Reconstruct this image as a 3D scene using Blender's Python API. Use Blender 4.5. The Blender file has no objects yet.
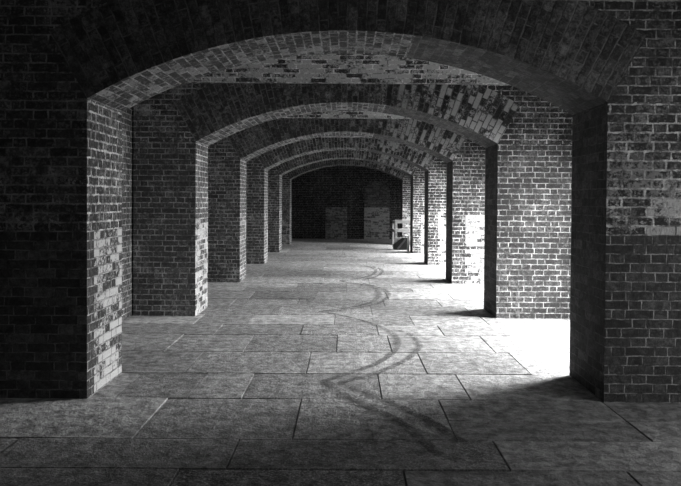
import bpy, bmesh, math, random
from mathutils import Vector
random.seed(7)
C = bpy.context.scene.collection
SC = bpy.context.scene

# ---------------------------------------------------------------- measures
H = 1.62                       # eye height
F = 700.0                      # focal length in pixels of a 681 x 486 frame
D1, STEP, T = 5.66, 4.085, 0.88  # first archway, spacing, wall thickness
N = 6
W2 = 2.10                      # half opening
SPR, RISE = 2.435, 0.56
R = (W2 * W2 + RISE * RISE) / (2 * RISE)
ZC = SPR + RISE - R
RING = 0.62
RE = R + RING
TOP = 3.25                     # springing of the vaults
XL, XR = -2.99, 3.50           # inner faces of the side walls
YB = 30.2                      # back wall
Y0 = -1.5                      # unseen light block behind the camera

# ---------------------------------------------------------------- camera
cam = bpy.data.cameras.new('camera')
cam.sensor_width = 36.0
cam.lens = F / 681 * 36.0
cam.shift_x = -(346 - 340.5) / 681
cam.shift_y = -(243 - 201.3 - 12.2) / 681
cam.clip_start = 0.05
co = bpy.data.objects.new('camera', cam)
co.location = (-0.006, 0, H)
co.rotation_euler = (math.radians(89), math.radians(-0.37), 0)
C.objects.link(co)
SC.camera = co

# ---------------------------------------------------------------- light
w = bpy.data.worlds.new('world')
SC.world = w
w.use_nodes = True
w.node_tree.nodes['Background'].inputs[0].default_value = (0.8, 0.8, 0.8, 1)
w.node_tree.nodes['Background'].inputs[1].default_value = 0.05
SC.view_settings.view_transform = 'Standard'
SC.view_settings.look = 'None'
SC.view_settings.gamma = 1.0
SC.view_settings.exposure = 0.0
SC.cycles.use_denoising = True
SC.cycles.max_bounces = 6
SC.cycles.diffuse_bounces = 3

# daylight standing in each doorway of the outer wall (one per bay)
OPEN_W, OPEN_H = 2.75, 2.55
BAYS = [(D1 + (k - 1) * STEP + T, D1 + k * STEP if k < N else 30.2) for k in range(N + 1)]
POWER = [76, 900, 900, 950, 920, 700, 50]
TILT = 40                      # the sky stands high: light falls in steeply
for k, (ya, yb) in enumerate(BAYS):
    L = bpy.data.lights.new('daylight', 'AREA')
    L.shape = 'RECTANGLE'
    L.size = OPEN_H
    L.size_y = 1.8
    L.energy = POWER[k]
    L.spread = math.radians(108)
    L.color = (1, 1, 1)
    lo = bpy.data.objects.new('daylight', L)
    lo.location = (XR + 1.8, (ya + yb) / 2 + (0.35 if k != 5 else -0.35), 2.75)
    lo.rotation_euler = (0, math.radians(90 - TILT), 0)
    if k == 0:                 # dim fill added for the front walls, low and tilted up
        L.spread = math.radians(180)
        lo.location = (XR + 0.9, (ya + yb) / 2, 1.3)
        lo.rotation_euler = (0, math.radians(108), 0)
    C.objects.link(lo)


# ---------------------------------------------------------------- node helper
class NT:
    def __init__(self, name):
        self.m = bpy.data.materials.new(name)
        self.m.use_nodes = True
        self.t = self.m.node_tree
        self.n = self.t.nodes
        self.bsdf = self.n['Principled BSDF']

    def link(self, a, b):
        self.t.links.new(a, b)

    def put(self, sock, v):
        if isinstance(v, (int, float)):
            sock.default_value = v
        elif isinstance(v, (tuple, list)):
            sock.default_value = v
        else:
            self.link(v, sock)

    def math(self, op, a, b=0.0, c=None, clamp=False):
        q = self.n.new('ShaderNodeMath')
        q.operation = op
        q.use_clamp = clamp
        self.put(q.inputs[0], a)
        self.put(q.inputs[1], b)
        if c is not None:
            self.put(q.inputs[2], c)
        return q.outputs[0]

    def noise(self, vec, scale, detail=4, rough=0.6, dist=0.0):
        q = self.n.new('ShaderNodeTexNoise')
        self.put(q.inputs['Vector'], vec)
        q.inputs['Scale'].default_value = scale
        q.inputs['Detail'].default_value = detail
        q.inputs['Roughness'].default_value = rough
        q.inputs['Distortion'].default_value = dist
        return q.outputs[0]

    def white(self, x, y, z=0.0):
        q = self.n.new('ShaderNodeTexWhiteNoise')
        q.noise_dimensions = '3D'
        self.link(self.comb(x, y, z), q.inputs['Vector'])
        return q.outputs['Value']

    def comb(self, x, y, z):
        q = self.n.new('ShaderNodeCombineXYZ')
        self.put(q.inputs[0], x)
        self.put(q.inputs[1], y)
        self.put(q.inputs[2], z)
        return q.outputs[0]

    def sep(self, v):
        q = self.n.new('ShaderNodeSeparateXYZ')
        self.link(v, q.inputs[0])
        return q.outputs

    def ramp(self, v, a, b, lo=0.0, hi=1.0):
        q = self.n.new('ShaderNodeMapRange')
        q.interpolation_type = 'SMOOTHSTEP'
        self.put(q.inputs[0], v)
        self.put(q.inputs[1], a)
        self.put(q.inputs[2], b)
        self.put(q.inputs[3], lo)
        self.put(q.inputs[4], hi)
        return q.outputs[0]

    def mix(self, f, a, b):
        return self.math('ADD', self.math('MULTIPLY', a, self.math('SUBTRACT', 1.0, f)), self.math('MULTIPLY', b, f))

    def attr(self, name, kind='GEOMETRY'):
        q = self.n.new('ShaderNodeAttribute')
        q.attribute_type = kind
        q.attribute_name = name
        return q

    def finish(self, grey, rough, height, dist):
        c = self.n.new('ShaderNodeCombineColor')
        for i in range(3):
            self.link(grey, c.inputs[i])
        self.link(c.outputs[0], self.bsdf.inputs['Base Color'])
        self.put(self.bsdf.inputs['Roughness'], rough)
        if height is not None:
            b = self.n.new('ShaderNodeBump')
            b.inputs['Strength'].default_value = 1.0
            b.inputs['Distance'].default_value = dist
            self.link(height, b.inputs['Height'])
            self.link(b.outputs[0], self.bsdf.inputs['Normal'])
        return self.m


def brick_material(name, brick_lo=0.016, brick_hi=0.040, mortar=0.34, bond=True):
    """Old soft brickwork laid along the UV map (metres): u along the course, v up the courses."""
    t = NT(name)
    uv = t.n.new('ShaderNodeUVMap').outputs[0]
    seed = t.attr('seed', 'OBJECT').outputs['Fac']
    worn = t.attr('worn').outputs['Fac']          # eroded and salt stained brickwork
    paint = t.attr('whitewash').outputs['Fac']     # remains of whitewash, on soffits also painted light
    sooty = t.attr('sooty').outputs['Fac']         # dark joints of the rings, and shade painted into joints elsewhere
    s = t.sep(uv)
    u0, v0 = s[0], s[1]
    P = t.comb(u0, v0, seed)
    wob = t.noise(P, 9.0, 2)
    wob2 = t.noise(t.comb(v0, u0, t.math('ADD', seed, 7.3)), 9.0, 2)
    u = t.math('ADD', u0, t.math('MULTIPLY', t.math('SUBTRACT', wob, 0.5), 0.020))
    v = t.math('ADD', v0, t.math('MULTIPLY', t.math('SUBTRACT', wob2, 0.5), 0.016))
    course = 0.0755
    vr = t.math('DIVIDE', v, course)
    row = t.math('FLOOR', vr)
    fv = t.math('FRACT', vr)
    shift = t.math('ADD', t.math('MULTIPLY', t.math('MODULO', t.math('ABSOLUTE', row), 2.0), 0.1725),
                   t.math('MULTIPLY', t.white(row, seed, 3.1), 0.05))
    u2 = t.math('ADD', t.math('ADD', u, shift), 60.0)
    unit = 0.345
    q = t.math('DIVIDE', u2, unit)
    cell = t.math('FLOOR', q)
    p = t.math('MULTIPLY', t.math('FRACT', q), unit)
    cut = t.math('ADD', 0.215, t.math('MULTIPLY', t.white(cell, row, seed), 0.03))
    du = t.math('MINIMUM', t.math('MINIMUM', p, t.math('ABSOLUTE', t.math('SUBTRACT', p, cut))), t.math('SUBTRACT', unit, p))
    dv = t.math('MULTIPLY', t.math('MINIMUM', fv, t.math('SUBTRACT', 1.0, fv)), course)
    d = t.math('MINIMUM', du, dv)
    head = t.math('GREATER_THAN', p, cut)
    bid = t.math('ADD', t.math('MULTIPLY', cell, 2.0), head)
    r1 = t.white(bid, row, seed)
    r2 = t.white(bid, row, t.math('ADD', seed, 11.0))
    fine = t.ramp(t.noise(P, 120.0, 4, 0.7), .28, .72)
    mid = t.ramp(t.noise(P, 24.0, 6, 0.72), .25, .75)
    rag = t.noise(P, 42.0, 5, 0.75)
    big = t.noise(P, 2.6, 5, 0.62)
    big2 = t.noise(t.comb(v0, u0, t.math('ADD', seed, 21.0)), 1.5, 6, 0.65)
    # joint width grows where the brick is worn
    edge = t.math('ADD', 0.0022, t.math('MULTIPLY', t.math('MULTIPLY', worn, t.math('SUBTRACT', big, 0.30)), 0.016))
    edge = t.math('MAXIMUM', edge, 0.0018)
    dn = t.math('ADD', d, t.math('MULTIPLY', t.math('SUBTRACT', mid, 0.5), t.math('ADD', 0.004, t.math('MULTIPLY', worn, 0.014))))
    face = t.ramp(dn, edge, t.math('ADD', edge, 0.004))      # 1 on the brick, 0 in the joint
    base = t.math('ADD', brick_lo, t.math('MULTIPLY', t.math('POWER', r1, 1.5), brick_hi - brick_lo))
    base = t.math('MULTIPLY', base, t.math('ADD', 0.25, t.math('MULTIPLY', mid, 1.5)))
    base = t.math('MULTIPLY', base, t.math('ADD', 0.5, t.math('MULTIPLY', fine, 1.0)))
    mort = t.math('MULTIPLY', t.math('MULTIPLY', mortar, t.math('ADD', .7, t.math('MULTIPLY', worn, 1.3))), t.math('ADD', 0.30, t.math('MULTIPLY', t.math('ADD', fine, big2), 0.7)))
    # joints washed out here and there, mortar smeared over the arrises elsewhere
    mort = t.math('MULTIPLY', mort, t.ramp(t.noise(t.comb(u0, v0, t.math('ADD', seed, 3.0)), 7.0, 5, .75), .38, .60, .2, 1.3))
    smear = t.math('MULTIPLY', t.ramp(t.math('ADD', rag, t.math('MULTIPLY', t.math('SUBTRACT', big, .5), .9)), .56, .66), t.math('MULTIPLY', worn, .75))
    base = t.mix(smear, base, t.math('MULTIPLY', mort, .55))
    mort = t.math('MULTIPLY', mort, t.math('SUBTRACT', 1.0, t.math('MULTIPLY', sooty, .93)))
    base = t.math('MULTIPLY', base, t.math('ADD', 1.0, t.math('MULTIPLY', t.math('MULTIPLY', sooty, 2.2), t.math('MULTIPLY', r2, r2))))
    g = t.mix(face, mort, base)
    # salts
    salt = t.math('MULTIPLY', t.ramp(t.math('ADD', t.math('MULTIPLY', big2, 0.7), t.math('MULTIPLY', mid, 0.45)), 0.58, 0.76), worn)
    salt = t.math('MULTIPLY', salt, t.math('ADD', 0.35, t.math('MULTIPLY', r2, 0.6)))
    g = t.mix(salt, g, 0.30)
    # whitewash, flaked off brick by brick
    flake = t.ramp(t.math('ADD', t.math('ADD', t.math('MULTIPLY', big, 0.6), t.math('MULTIPLY', mid, 0.4)), t.math('ADD', t.math('MULTIPLY', r2, 0.45), t.math('MULTIPLY', t.math('SUBTRACT', paint, .6), .3))), 0.66, 0.86)
    lap = t.math('MULTIPLY', flake, paint)
    lap = t.math('MULTIPLY', lap, t.ramp(d, 0.003, 0.010, 0.03, 1.0))
    g = t.mix(lap, g, t.math('ADD', 0.42, t.math('MULTIPLY', fine, 0.2)))
    # relief
    h = t.math('ADD', t.math('MULTIPLY', face, t.math('ADD', 0.75, t.math('MULTIPLY', r1, 0.35))),
               t.math('MULTIPLY', t.math('ADD', t.math('MULTIPLY', mid, 0.9), t.math('MULTIPLY', fine, 0.35)), t.math('ADD', 0.5, worn)))
    return t.finish(g, 0.88, h, 0.009)


BRICK = brick_material('old_brick')
INFILL = brick_material('pale_infill_brick', 0.07, 0.2, 0.25)


def floor_material():
    t = NT('flagstone')
    geo = t.n.new('ShaderNodeNewGeometry').outputs['Position']
    tone = t.attr('tone').outputs['Fac']
    pit = t.attr('pitted').outputs['Fac']
    big = t.noise(geo, 1.1, 6, 0.62)
    mid = t.noise(geo, 9.0, 6, 0.7)
    fine = t.noise(geo, 60.0, 4, 0.8)
    fine2 = t.noise(geo, 30.0, 4, 0.75, 0.6)
    mid = t.ramp(mid, .28, .72)
    g = t.math('MULTIPLY', tone, t.math('ADD', 0.45, t.math('MULTIPLY', big, 1.1)))
    g = t.math('MULTIPLY', g, t.math('ADD', 0.35, t.math('MULTIPLY', mid, 1.3)))
    grit = t.ramp(t.math('ADD', t.math('MULTIPLY', fine2, .4), t.math('MULTIPLY', fine, .6)), 0.44, 0.60, 0.3, 1.7)
    g = t.math('MULTIPLY', g, t.mix(pit, t.math('ADD', 0.8, t.math('MULTIPLY', fine, 0.4)), grit))
    speck = t.math('MULTIPLY', t.ramp(t.noise(geo, 50.0, 3, 0.65), .57, .64), t.math('MULTIPLY', pit, .34))
    g = t.math('ADD', g, speck)
    stain = t.ramp(t.noise(geo, 2.3, 6, 0.7, 0.4), 0.60, 0.70, 1.0, 0.55)
    g = t.math('MULTIPLY', g, stain)
    h = t.math('ADD', t.math('MULTIPLY', mid, 0.6), t.math('MULTIPLY', t.math('ADD', fine2, t.math('MULTIPLY', fine, 0.5)), t.math('ADD', 0.25, t.math('MULTIPLY', pit, 0.9))))
    return t.finish(g, t.math('SUBTRACT', 0.82, t.math('MULTIPLY', mid, 0.3)), h, 0.017)


def plain(name, grey, rough=0.8, vary=0.4, scale=14, stretch=(1, 1, 1)):
    t = NT(name)
    tc = t.n.new('ShaderNodeTexCoord').outputs['Object']
    mp = t.n.new('ShaderNodeMapping')
    mp.inputs['Scale'].default_value = stretch
    t.link(tc, mp.inputs[0])
    n = t.noise(mp.outputs[0], scale, 5, 0.65)
    g = t.math('MULTIPLY', grey, t.math('ADD', 1 - vary / 2, t.math('MULTIPLY', n, vary)))
    return t.finish(g, rough, n, 0.004)


FLAG = floor_material()
JOINT = plain('joint_dirt', 0.03, 0.95)
WHITE = plain('white_painted_wood', 0.72, 0.6, 0.35, 10)
SHADEWOOD = plain('shaded_wood', 0.22, 0.8, 0.6, 10)  # receding side of the railing, its shade put into the grey
DARKWOOD = plain('dark_boards', 0.035, 0.8, 0.6, 10)
BATTEN = plain('grey_batten', 0.15, 0.8, 0.5, 10)
PLASTER = plain('limewashed_ceiling', 0.2)


# ---------------------------------------------------------------- mesh builder
class MB:
    """Collects quads with UVs in metres and per-face numbers."""
    def __init__(self):
        self.bm = bmesh.new()
        self.uv = self.bm.loops.layers.uv.new('UVMap')
        self.fl = {k: self.bm.faces.layers.float.new(k) for k in ('worn', 'whitewash', 'sooty', 'tone', 'pitted')}

    def face(self, pts, uvs=None, worn=0.0, whitewash=0.0, sooty=0.0, tone=0.0, pitted=0.0, n=None):
        if n is not None:
            a = (Vector(pts[1]) - Vector(pts[0])).cross(Vector(pts[-1]) - Vector(pts[0]))
            if a.dot(Vector(n)) < 0:
                pts = pts[::-1]
                uvs = uvs[::-1] if uvs else None
        f = self.bm.faces.new([self.bm.verts.new(p) for p in pts])
        if uvs:
            for l, q in zip(f.loops, uvs):
                l[self.uv].uv = q
        f[self.fl['worn']] = worn
        f[self.fl['whitewash']] = whitewash
        f[self.fl['sooty']] = sooty
        f[self.fl['tone']] = tone
        f[self.fl['pitted']] = pitted
        return f

    def rect(self, axis, c, a0, a1, b0, b1, sign, **kw):
        """Flat rectangle: axis the constant coordinate; a, b the other two in xyz order."""
        if axis == 'x':
            f = lambda a, b: (c, a, b)
            n = (sign, 0, 0)
        elif axis == 'y':
            f = lambda a, b: (a, c, b)
            n = (0, sign, 0)
        else:
            f = lambda a, b: (a, b, c)
            n = (0, 0, sign)
        q = [(a0, b0), (a1, b0), (a1, b1), (a0, b1)]
        return self.face([f(*p) for p in q], q, n=n, **kw)

    def box(self, x0, x1, y0, y1, z0, z1, **kw):
        for s, c in ((-1, x0), (1, x1)):
            self.rect('x', c, y0, y1, z0, z1, s, **kw)
        for s, c in ((-1, y0), (1, y1)):
            self.rect('y', c, x0, x1, z0, z1, s, **kw)
        for s, c in ((-1, z0), (1, z1)):
            self.rect('z', c, x0, x1, y0, y1, s, **kw)

    def bar(self, p, q, wx, wz):
        """Squared timber from p to q."""
        p, q = Vector(p), Vector(q)
        d = (q - p).normalized()
        up = Vector((0, 0, 1)) if abs(d.z) < 0.9 else Vector((0, 1, 0))
        s = d.cross(up).normalized()
        u = s.cross(d).normalized()
        a = [p + s * i * wx / 2 + u * j * wz / 2 for i, j in ((-1, -1), (1, -1), (1, 1), (-1, 1))]
        b = [x + (q - p) for x in a]
        cen = (p + q) / 2
        for pts in (a, b) + tuple([a[i], a[(i + 1) % 4], b[(i + 1) % 4], b[i]] for i in range(4)):
            mid = sum(pts, Vector()) / 4
            self.face([tuple(x) for x in pts], n=tuple(mid - cen))

    def build(self, name, mat, parent=None, weld=True, bevel=0.0):
        if weld:
            bmesh.ops.remove_doubles(self.bm, verts=self.bm.verts, dist=1e-5)
        me = bpy.data.meshes.new(name)
        self.bm.to_mesh(me)
        self.bm.free()
        me.materials.append(mat)
        o = bpy.data.objects.new(name, me)
        C.objects.link(o)
        if parent:
            o.parent = parent
        if bevel:
            b = o.modifiers.new('bevel', 'BEVEL')
            b.width = bevel
            b.segments = 2
        o['seed'] = round(random.uniform(0, 40), 3)
        return o


def empty(name, loc, label, cat, group=None):
    o = bpy.data.objects.new(name, None)
    o.location = loc
    o['label'] = label
    o['category'] = cat
    if group:
        o['group'] = group
    C.objects.link(o)
    return o


def struct(o, label=None):
    o['kind'] = 'structure'
    if label:
        o['label'] = label
    return o


# ---------------------------------------------------------------- floor
rows = [  # (depth edge near, far, cross joints)  measured off the flagstones
    (3.30, 4.20, [-2.3, -1.0, .35, 1.7]),
    (4.20, 4.73, [-2.2, -.72, 1.0]),
    (4.73, 5.16, [.76, 2.09], .76, 9),
    (5.16, 5.71, [.76, 2.09], .76, 9),
    (4.73, 5.71, [-1.45, -.36, .76], -9, .76),
    (5.71, 6.55, [-1.9, -1.30, -.85, .30, 1.03, 2.09]),
    (6.55, 7.50, [-2.4, -1.52, -.37, .77, 1.75]),
    (7.50, 8.45, [-1.95, -1.1, -.1, .5, 1.62]),
    (8.45, 9.15, [-1.6, -.55, .4, 1.2, 2.0]),
    (9.15, 9.95, [-2.0, -1.3, -.15, .9, 1.9]),
]
y = 3.30
pre = []
while y > Y0:
    pre.insert(0, (max(y - 0.9, Y0), y, None))
    y -= 0.9
y = 9.95
post = []
while y < YB:
    s = random.choice([.62, .75, .85, .95, 1.05])
    post.append((y, min(y + s, YB), None))
    y += s
mb = MB()
XE0, XE1 = XL, XR + 0.75
for a, b, js, *lim in pre + rows + post:
    if js is None:
        js = []
        x = XL + random.uniform(.3, 1.2)
        while x < XE1 - .4:
            js.append(x)
            x += random.uniform(.7, 1.7)
    xs = [XE0] + sorted(js) + ([3.05] if js[-1] < 2.6 else []) + [XE1]
    for x0, x1 in zip(xs, xs[1:]):
        if lim and not (lim[0] <= (x0 + x1) / 2 <= lim[1]):
            continue
        g = random.uniform(.0018, .0042)
        cx = (x0 + x1) / 2
        tone = random.uniform(0.16, 0.285)
        pit = max(0.0, min(1.0, 0.75 - abs(cx + .3) * .3 + random.uniform(-.25, .25)))
        tone *= 1.1 - .4 * pit          # pitted stones are darker
        if 5.7 < a < 6.0 and .3 < cx < 2.2:
            pit, tone = 0.15, 0.25
        z = random.uniform(-.003, .003)
        tl = [z + random.uniform(-.003, .003) for _ in range(4)]
        q = [(x0 + g, a + g), (x1 - g, a + g), (x1 - g, b - g), (x0 + g, b - g)]
        e = 0.004
        qi = [(x0 + g + e, a + g + e), (x1 - g - e, a + g + e), (x1 - g - e, b - g - e), (x0 + g + e, b - g - e)]
        top = [(px, py, tl[i]) for i, (px, py) in enumerate(qi)]
        rim = [(px, py, tl[i] - .008) for i, (px, py) in enumerate(q)]
        low = [(px, py, -.06) for px, py in q]
        kw = dict(tone=tone, pitted=pit)
        mb.face(top, n=(0, 0, 1), **kw)
        for i in range(4):
            j = (i + 1) % 4
            nn = Vector(((q[i][0] + q[j][0]) / 2 - cx, (q[i][1] + q[j][1]) / 2 - (a + b) / 2, .3))
            mb.face([rim[i], rim[j], top[j], top[i]], n=nn, **kw)
            mb.face([low[i], low[j], rim[j], rim[i]], n=nn, **kw)
floor = struct(mb.build('floor', FLAG), 'worn stone flagstones paving the casemates')
mb = MB()
mb.box(XE0 - .4, XE1, Y0 - .3, YB + .4, -.2, -.022)
bed = mb.build('bedding', JOINT, floor)

# ---------------------------------------------------------------- side walls, back, rear light block
mb = MB()
for ya, yb in [(Y0, D1 + T / 2)] + [(D1 + (k - 1) * STEP + T / 2, D1 + k * STEP + T / 2) for k in range(1, N)] + [(D1 + (N - 1) * STEP + T / 2, YB)]:
    for za, zb, ww in ((-.06, 1.36, .1), (1.36, TOP + .95, .0)):
        mb.rect('x', XL, ya, yb, za, zb, 1, worn=.6, whitewash=ww, sooty=.3)  # joints darkened to paint in the wall's shade
mb.rect('x', XL - .4, Y0, YB, -.06, TOP + .95, -1)
mb.rect('z', TOP + .95, XL - .4, XL, Y0, YB, 1) if False else None
mb.face([(XL - .4, Y0, TOP + .95), (XL, Y0, TOP + .95), (XL, YB, TOP + .95), (XL - .4, YB, TOP + .95)], n=(0, 0, 1))
struct(mb.build('wall_left', BRICK))

# outer wall with one wide doorway per bay
mb = MB()
X1 = XR + .6
ZT = TOP + .95
cuts = [(ya + yb) / 2 for ya, yb in BAYS]
prev = Y0
for c in cuts:
    oa, ob = c - OPEN_W / 2, c + OPEN_W / 2
    for x, s in ((XR, -1), (X1, 1)):
        mb.rect('x', x, prev, oa, -.06, ZT, s, worn=.6)
        mb.rect('x', x, oa, ob, OPEN_H, ZT, s, worn=.6)
    mb.rect('y', oa, XR, X1, -.06, OPEN_H, 1, worn=.5)
    mb.rect('y', ob, XR, X1, -.06, OPEN_H, -1, worn=.5)
    mb.rect('z', OPEN_H, XR, X1, oa, ob, -1, worn=.5)
    prev = ob
for x, s in ((XR, -1), (X1, 1)):
    mb.rect('x', x, prev, YB, -.06, ZT, s, worn=.6)
struct(mb.build('wall_right', BRICK))

mb = MB()
mb.box(XL - .4, X1, YB, YB + .4, -.06, ZT, worn=.3)
back = struct(mb.build('wall_back', BRICK))


def at_back(px, py):
    D = YB
    return ((px - 346) / F * D, H - (py - 201.3) / F * D)


for (pa, pb, arched) in ((325.5, 347.0, False), (364.0, 389.5, True)):
    xa, _ = at_back(pa, 0)
    xb, _ = at_back(pb, 0)
    m = MB()
    m.box(xa, xb, YB - .03, YB + .05, 0.0, 1.36, worn=.8, whitewash=.5 if not arched else 1.0)
    m.build('whitewashed_panel', INFILL, back)
    if arched:
        m = MB()
        cx, hw = (xa + xb) / 2, (xb - xa) / 2
        zb = 2.05
        pr = [(xa, 1.36), (xb, 1.36), (xb, zb)] + [(cx + hw * math.cos(math.pi * i / 12), zb + .42 * math.sin(math.pi * i / 12)) for i in range(1, 12)] + [(xa, zb)]
        m.face([(x, YB - .03, z) for x, z in pr], pr, n=(0, -1, 0), worn=.2)
        for i in range(len(pr)):
            p, q = pr[i], pr[(i + 1) % len(pr)]
            m.face([(p[0], YB - .03, p[1]), (q[0], YB - .03, q[1]), (q[0], YB + .05, q[1]), (p[0], YB + .05, p[1])],
                   n=(p[0] + q[0] - 2 * cx, 0, p[1] + q[1] - 2 * 1.9))
        m.build('bricked_up_doorway', INFILL, back)

mb = MB()
mb.box(XL - .4, X1, Y0 - .4, Y0, -.06, ZT, worn=.3)
struct(mb.build('light_block_rear', BRICK))  # unseen, added to keep light from behind off the first piers

# ---------------------------------------------------------------- vaults
VR = 0.75
for k, (ya, yb) in enumerate(BAYS):
    if k == 0:
        ya = D1 - STEP + T
    half = (yb - ya) / 2
    rr = (half * half + VR * VR) / (2 * VR)
    zc = TOP + VR - rr
    a0 = math.asin(half / rr)
    mb = MB()
    n = 28
    for i in range(n):
        t0, t1 = -a0 + 2 * a0 * i / n, -a0 + 2 * a0 * (i + 1) / n
        p = [((ya + yb) / 2 + rr * math.sin(t), zc + rr * math.cos(t)) for t in (t0, t1)]
        o = [(min(max((ya + yb) / 2 + (rr + .3) * math.sin(t), ya), yb), zc + (rr + .3) * math.cos(t)) for t in (t0, t1)]
        mb.face([(XL, p[0][0], p[0][1]), (XR, p[0][0], p[0][1]), (XR, p[1][0], p[1][1]), (XL, p[1][0], p[1][1])],
                [(XL, rr * t0), (XR, rr * t0), (XR, rr * t1), (XL, rr * t1)], n=(0, 0, -1), worn=1.0, whitewash=.85)
        mb.face([(XL, o[0][0], o[0][1]), (XR, o[0][0], o[0][1]), (XR, o[1][0], o[1][1]), (XL, o[1][0], o[1][1])], n=(0, 0, 1))
        for x, s in ((XL, -1), (XR, 1)):
            mb.face([(x, p[0][0], p[0][1]), (x, p[1][0], p[1][1]), (x, o[1][0], o[1][1]), (x, o[0][0], o[0][1])], n=(s, 0, 0))
    struct(mb.build('ceiling' if k else 'ceiling_entry', BRICK))
mb = MB()
mb.box(XL, XR, Y0, D1 - STEP + T, TOP, TOP + .3, worn=.3)
struct(mb.build('ceiling_rear', BRICK))

# ---------------------------------------------------------------- archways
# per archway: wear of piers, whitewash on (left front, left reveal, right front)
LABELS = [
    'huge brick archway in deep shade spanning the whole picture, salt stains on one pier',
    'second brick archway inward, its sunlit pier face veined with pale mortar',
    'third brick archway inward, one pier whitewashed below a straight line',
    'fourth brick archway inward, between the half whitewashed pier and the white wooden railing',
    'fifth brick archway inward, the white wooden railing standing against its pier',
    'innermost and smallest looking brick archway, framing the dark back wall',
]
WASH = [(0, .82, 0), (.0, .75, .0), (.0, .4, .85), (.0, .4, 1.0), (.0, .3, 1.0), (.3, .3, .6)]
WORN = [(.25, .8, .55), (.45, .7, .42), (.6, .6, .7), (.6, .6, .9), (.6, .6, .8), (.5, .5, .6)]
NA = 56
GAP = 0.024                    # open joint between archway and side wall
a1 = math.asin(W2 / R)
for k in range(N):
    ya = D1 + k * STEP
    yb = ya + T
    root = empty('brick_archway', (0, ya, 0), LABELS[k], 'archway', 'brick archways along the passage')
    off = Vector((0, -ya, 0))
    fl, rl, fr = WASH[k]
    wl, wr, wf = WORN[k]

    def finish(m, name, mat=BRICK):
        for v in m.bm.verts:
            v.co += off
        return m.build(name, mat, root)

    for side in (-1, 1):
        xi, xo = side * W2, (XL if side < 0 else XR) - side * GAP
        m = MB()
        for za, zb, wash in ((-.05, 1.36, 1), (1.36, 1.80, 0), (1.80, SPR, 0)):
            front_wash = (fl if side < 0 else fr) * wash
            wn = wl if side < 0 else wf
            if k == 0:
                wn = [.12, 1.0, .75][(0 if wash else (1 if za < 1.7 else 2))] * (1 if side > 0 else .6)
            x0, x1 = min(xi, xo), max(xi, xo)
            if side > 0 and k in (2, 3, 4) and wash:      # whitewash stops short of the arris
                xm = xi + .26
                m.rect('y', ya, xi, xm, za, zb, -1, worn=wn, whitewash=front_wash * .25)
                m.rect('y', ya, xm, x1, za, zb, -1, worn=wn, whitewash=front_wash)
            elif side > 0 and k == 0 and za == 1.36:      # salts weeping out above the neat courses
                m.rect('y', ya, xi, xi + .22, za, zb, -1, worn=wn, sooty=.3)
                m.rect('y', ya, xi + .22, x1, za, za + .30, -1, worn=wn, whitewash=.72, sooty=.3)
                m.rect('y', ya, xi + .22, x1, za + .30, zb, -1, worn=wn, sooty=.3)
            else:
                m.rect('y', ya, x0, x1, za, zb, -1, worn=wn, whitewash=front_wash, sooty=(.6 if k == 0 else .42) if side < 0 else (.2 if k == 0 else 0))  # left fronts have their shade painted into the joints
            m.rect('y', yb, x0, x1, za, zb, 1, worn=.6, whitewash=.4 * wash)
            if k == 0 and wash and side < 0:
                ym = ya + .16  # whitewash cut at the light edge, so the front strip's shade is painted
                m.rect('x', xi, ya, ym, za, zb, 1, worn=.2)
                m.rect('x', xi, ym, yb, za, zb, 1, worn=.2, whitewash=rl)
            else:
                m.rect('x', xi, ya, yb, za, zb, -side, worn=wr if side < 0 else .12, sooty=0 if side < 0 else .75, whitewash=rl * wash if side < 0 else 0)  # right reveals: shade painted in by plain, darkened joints
            m.rect('x', xo, ya, yb, za, zb, side)
        m.rect('z', SPR, min(xi, xo), max(xi, xo), ya, yb, 1)
        finish(m, 'pier')

    # ring of voussoirs
    m = MB()
    wring = [.25, .55, .6, .6, .5, .4][k]
    sub = 3
    for i in range(NA):
        t0, t1 = -a1 + 2 * a1 * i / NA, -a1 + 2 * a1 * (i + 1) / NA
        ro = [min(RE, (TOP - ZC) / math.cos(t)) for t in (t0, t1)]
        P = lambda t, r, yy: (r * math.sin(t), yy, ZC + r * math.cos(t))
        for j in range(sub):
            ra = [R + (ro[0] - R) * j / sub, R + (ro[1] - R) * j / sub]
            rb = [R + (ro[0] - R) * (j + 1) / sub, R + (ro[1] - R) * (j + 1) / sub]
            for yy, s in ((ya, -1), (yb, 1)):
                m.face([P(t0, ra[0], yy), P(t1, ra[1], yy), P(t1, rb[1], yy), P(t0, rb[0], yy)],
                       [(ra[0], R * t0), (ra[1], R * t1), (rb[1], R * t1), (rb[0], R * t0)], n=(0, s, 0), worn=wring, sooty=.78 if k < 3 else .5,
                       whitewash=max(0.0, min(1.0, (t0 + .05) * 3)) * [0, .85, .7, .7, .6, .4][k])
        m.face([P(t0, R, ya), P(t1, R, ya), P(t1, R, yb), P(t0, R, yb)],
               [(ya, R * t0), (ya, R * t1), (yb, R * t1), (yb, R * t0)], n=(0, 0, -1), worn=.55 if t0 < .12 else .2, whitewash=.38 if t0 < .12 else 0, sooty=.35 if t0 < .12 else .75)  # lit half painted paler, the other half darker
        m.face([P(t0, ro[0], ya), P(t1, ro[1], ya), P(t1, ro[1], yb), P(t0, ro[0], yb)], n=(0, 0, 1))
    for t, s in ((-a1, -1), (a1, 1)):
        m.face([P(t, R, ya), P(t, RE, ya), P(t, RE, yb), P(t, R, yb)], n=(s, 0, -.2))
    finish(m, 'arch_ring')

    # spandrels
    te = math.acos((TOP - ZC) / RE)
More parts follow.
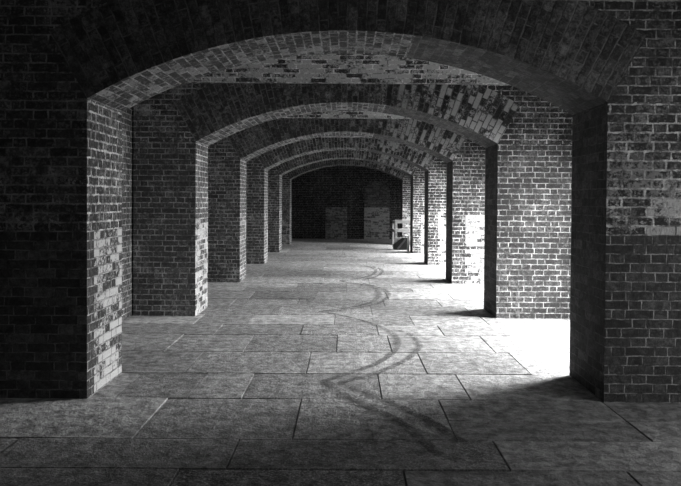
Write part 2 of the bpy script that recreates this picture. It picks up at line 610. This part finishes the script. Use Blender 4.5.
    for side in (-1, 1):
        xo = (XL if side < 0 else XR) - side * GAP
        m = MB()
        arc = [(side * RE * math.sin(t), ZC + RE * math.cos(t)) for t in [a1 + (te - a1) * i / 8 for i in range(9)]]
        pts = [(side * W2, SPR), (xo, SPR), (xo, TOP)] + arc[::-1]
        for yy, s in ((ya, -1), (yb, 1)):
            m.face([(x, yy, z) for x, z in pts], pts, n=(0, s, 0), sooty=(.6 if k == 0 else .42) if side < 0 else (.3 if k == 0 else 0), worn=[.5, .7, .7, .6, .6, .5][k])  # left spandrels carry painted shade in their joints
        cx = sum(p[0] for p in pts) / len(pts)
        cz = sum(p[1] for p in pts) / len(pts)
        for i in range(len(pts)):
            p, q = pts[i], pts[(i + 1) % len(pts)]
            nx, nz = (q[1] - p[1]), -(q[0] - p[0])
            mx, mz = (p[0] + q[0]) / 2 - cx, (p[1] + q[1]) / 2 - cz
            if nx * mx + nz * mz < 0:
                nx, nz = -nx, -nz
            m.face([(p[0], ya, p[1]), (q[0], ya, q[1]), (q[0], yb, q[1]), (p[0], yb, p[1])], n=(nx, 0, nz))
        finish(m, 'spandrel')

# ---------------------------------------------------------------- white wooden railing by the fifth archway
RY = 23.9
root = empty('wooden_railing', (1.71, RY, 0), 'white wooden railing with dark sloped boards beside the fifth brick archway', 'railing')
o = Vector((1.71, RY, 0))


def bars(name, mat, *bs):
    m = MB()
    for p, q, a, b in bs:
        m.bar(Vector(p) - o, Vector(q) - o, a, b)
    return m.build(name, mat, root, bevel=.005)


bars('post', WHITE, ((1.71, RY, 0), (1.71, RY, 1.0), .07, .07))
bars('post', WHITE, ((2.80, RY, 0), (2.80, RY, 1.0), .07, .07))
bars('post', WHITE, ((2.01, 22.55, 0), (2.01, 22.55, .50), .065, .065))
bars('post', SHADEWOOD, ((1.68, 24.9, 0), (1.68, 24.9, .95), .06, .06))
bars('rail', WHITE, ((1.67, RY - .05, .94), (2.86, RY - .05, .94), .035, .12))
bars('rail', WHITE, ((1.67, RY - .05, .64), (2.86, RY - .05, .64), .035, .12))
bars('rail', WHITE, ((1.67, RY - .05, .37), (2.86, RY - .05, .37), .035, .08))
bars('rail', SHADEWOOD, ((1.67, RY, .90), (1.67, 24.92, .90), .03, .11))
bars('rail', SHADEWOOD, ((1.67, RY, .60), (1.67, 24.92, .60), .03, .11))
bars('top_rail', WHITE, ((2.01, 22.52, .475), (2.01, RY - .06, .475), .065, .05))
m = MB()
ya_, yb_ = RY - .42, RY - .09
pr = [(1.60, 0.0), (2.06, 0.0), (2.06, .40), (1.93, .40), (1.60, .17)]
for i in range(len(pr)):
    p, q = pr[i], pr[(i + 1) % len(pr)]
    m.face([Vector((p[0], ya_, p[1])) - o, Vector((q[0], ya_, q[1])) - o, Vector((q[0], yb_, q[1])) - o, Vector((p[0], yb_, p[1])) - o],
           n=((p[0] + q[0]) / 2 - 1.85, 0, (p[1] + q[1]) / 2 - .18))
for yy, s in ((ya_, -1), (yb_, 1)):
    m.face([Vector((x, yy, z)) - o for x, z in pr], n=(0, s, 0))
sb = m.build('sloped_boards', DARKWOOD, root, bevel=.006)
m = MB()
m.bar(Vector((1.74, ya_ - .012, .03)) - o, Vector((2.00, ya_ - .012, .36)) - o, .03, .06)
m.build('batten', BATTEN, sb)

# ---------------------------------------------------------------- tyre tracks
def track_material():
    t = NT('tyre_dust')
    geo = t.n.new('ShaderNodeNewGeometry').outputs['Position']
    n = t.noise(geo, 6.0, 5, 0.7)
    f = t.noise(geo, 60.0, 4, 0.7)
    uv = t.sep(t.n.new('ShaderNodeUVMap').outputs[0])
    soft = t.ramp(t.math('ABSOLUTE', uv[0]), 0.45, 1.0, 1.0, 0.0)
    a = t.math('MULTIPLY', t.math('MULTIPLY', t.ramp(n, .32, .58), soft), t.ramp(f, .35, .6, .3, .8))
    t.put(t.bsdf.inputs['Alpha'], a)
    c = t.math('MULTIPLY', 0.07, t.math('ADD', .5, f))
    return t.finish(c, 0.9, None, 0)


def ground(px, py):
    px, py = px - 346, py - 201.3
    a = math.radians(-0.45)
    dx, dy = px * math.cos(a) - py * math.sin(a), px * math.sin(a) + py * math.cos(a)
    D = F * H / dy
    return Vector((dx / F * D, D, 0))


TRACKS = [
    ([(365, 266), (375, 270), (372, 275), (358, 279), (340, 281)], .055),
    ([(372, 267), (382, 271), (376, 277), (362, 280)], .05),
    ([(340, 281), (347, 283), (368, 286.3), (379, 293.5), (372, 302), (351.5, 308), (318.5, 312.5)], .06),
    ([(362, 283.6), (382, 289.4), (388.5, 295.6), (378, 304), (351.5, 309.5), (327, 313)], .05),
    ([(318, 312.5), (335, 315), (357, 320), (374, 325.4), (391, 333.6), (397.5, 343.5), (391, 354.6), (374, 365.7), (349, 374), (322, 383)], .05),
    ([(399, 331), (411, 336), (418.5, 346), (411, 357), (394, 367), (371.6, 375.6), (340, 384)], .05),
    ([(325, 383), (334, 389), (362, 406), (394, 421), (418, 440), (440, 458)], .06),
    ([(340, 384), (372, 396), (402, 410), (432, 425), (462, 445)], .06),
]
m = MB()
for pts, hw in TRACKS:
    P = [ground(*p) for p in pts]
    P = [P[0] * 2 - P[1]] + P + [P[-1] * 2 - P[-2]]
    S = []
    for i in range(1, len(P) - 2):
        for j in range(8):
            t = j / 8
            p0, p1, p2, p3 = P[i - 1:i + 3]
            S.append(.5 * ((2 * p1) + (p2 - p0) * t + (2 * p0 - 5 * p1 + 4 * p2 - p3) * t * t + (3 * p1 - p0 - 3 * p2 + p3) * t ** 3))
    S.append(P[-2])
    E = []
    for i, p in enumerate(S):
        d = S[min(i + 1, len(S) - 1)] - S[max(i - 1, 0)]
        nrm = Vector((-d.y, d.x, 0)).normalized()
        E.append((p + nrm * hw, p, p - nrm * hw))
    for i in range(len(E) - 1):
        for a, b, ua, ub in ((0, 1, 1, 0), (1, 2, 0, -1)):
            q = [E[i][a], E[i][b], E[i + 1][b], E[i + 1][a]]
            m.face([(v.x, v.y, .0085) for v in q], [(ua, i), (ub, i), (ub, i + 1), (ua, i + 1)], n=(0, 0, 1))
tr = m.build('tyre_tracks', track_material(), weld=False)
tr['kind'] = 'stuff'
tr['label'] = 'looping dark tyre tracks wandering over the flagstone floor'
tr['category'] = 'tyre tracks'
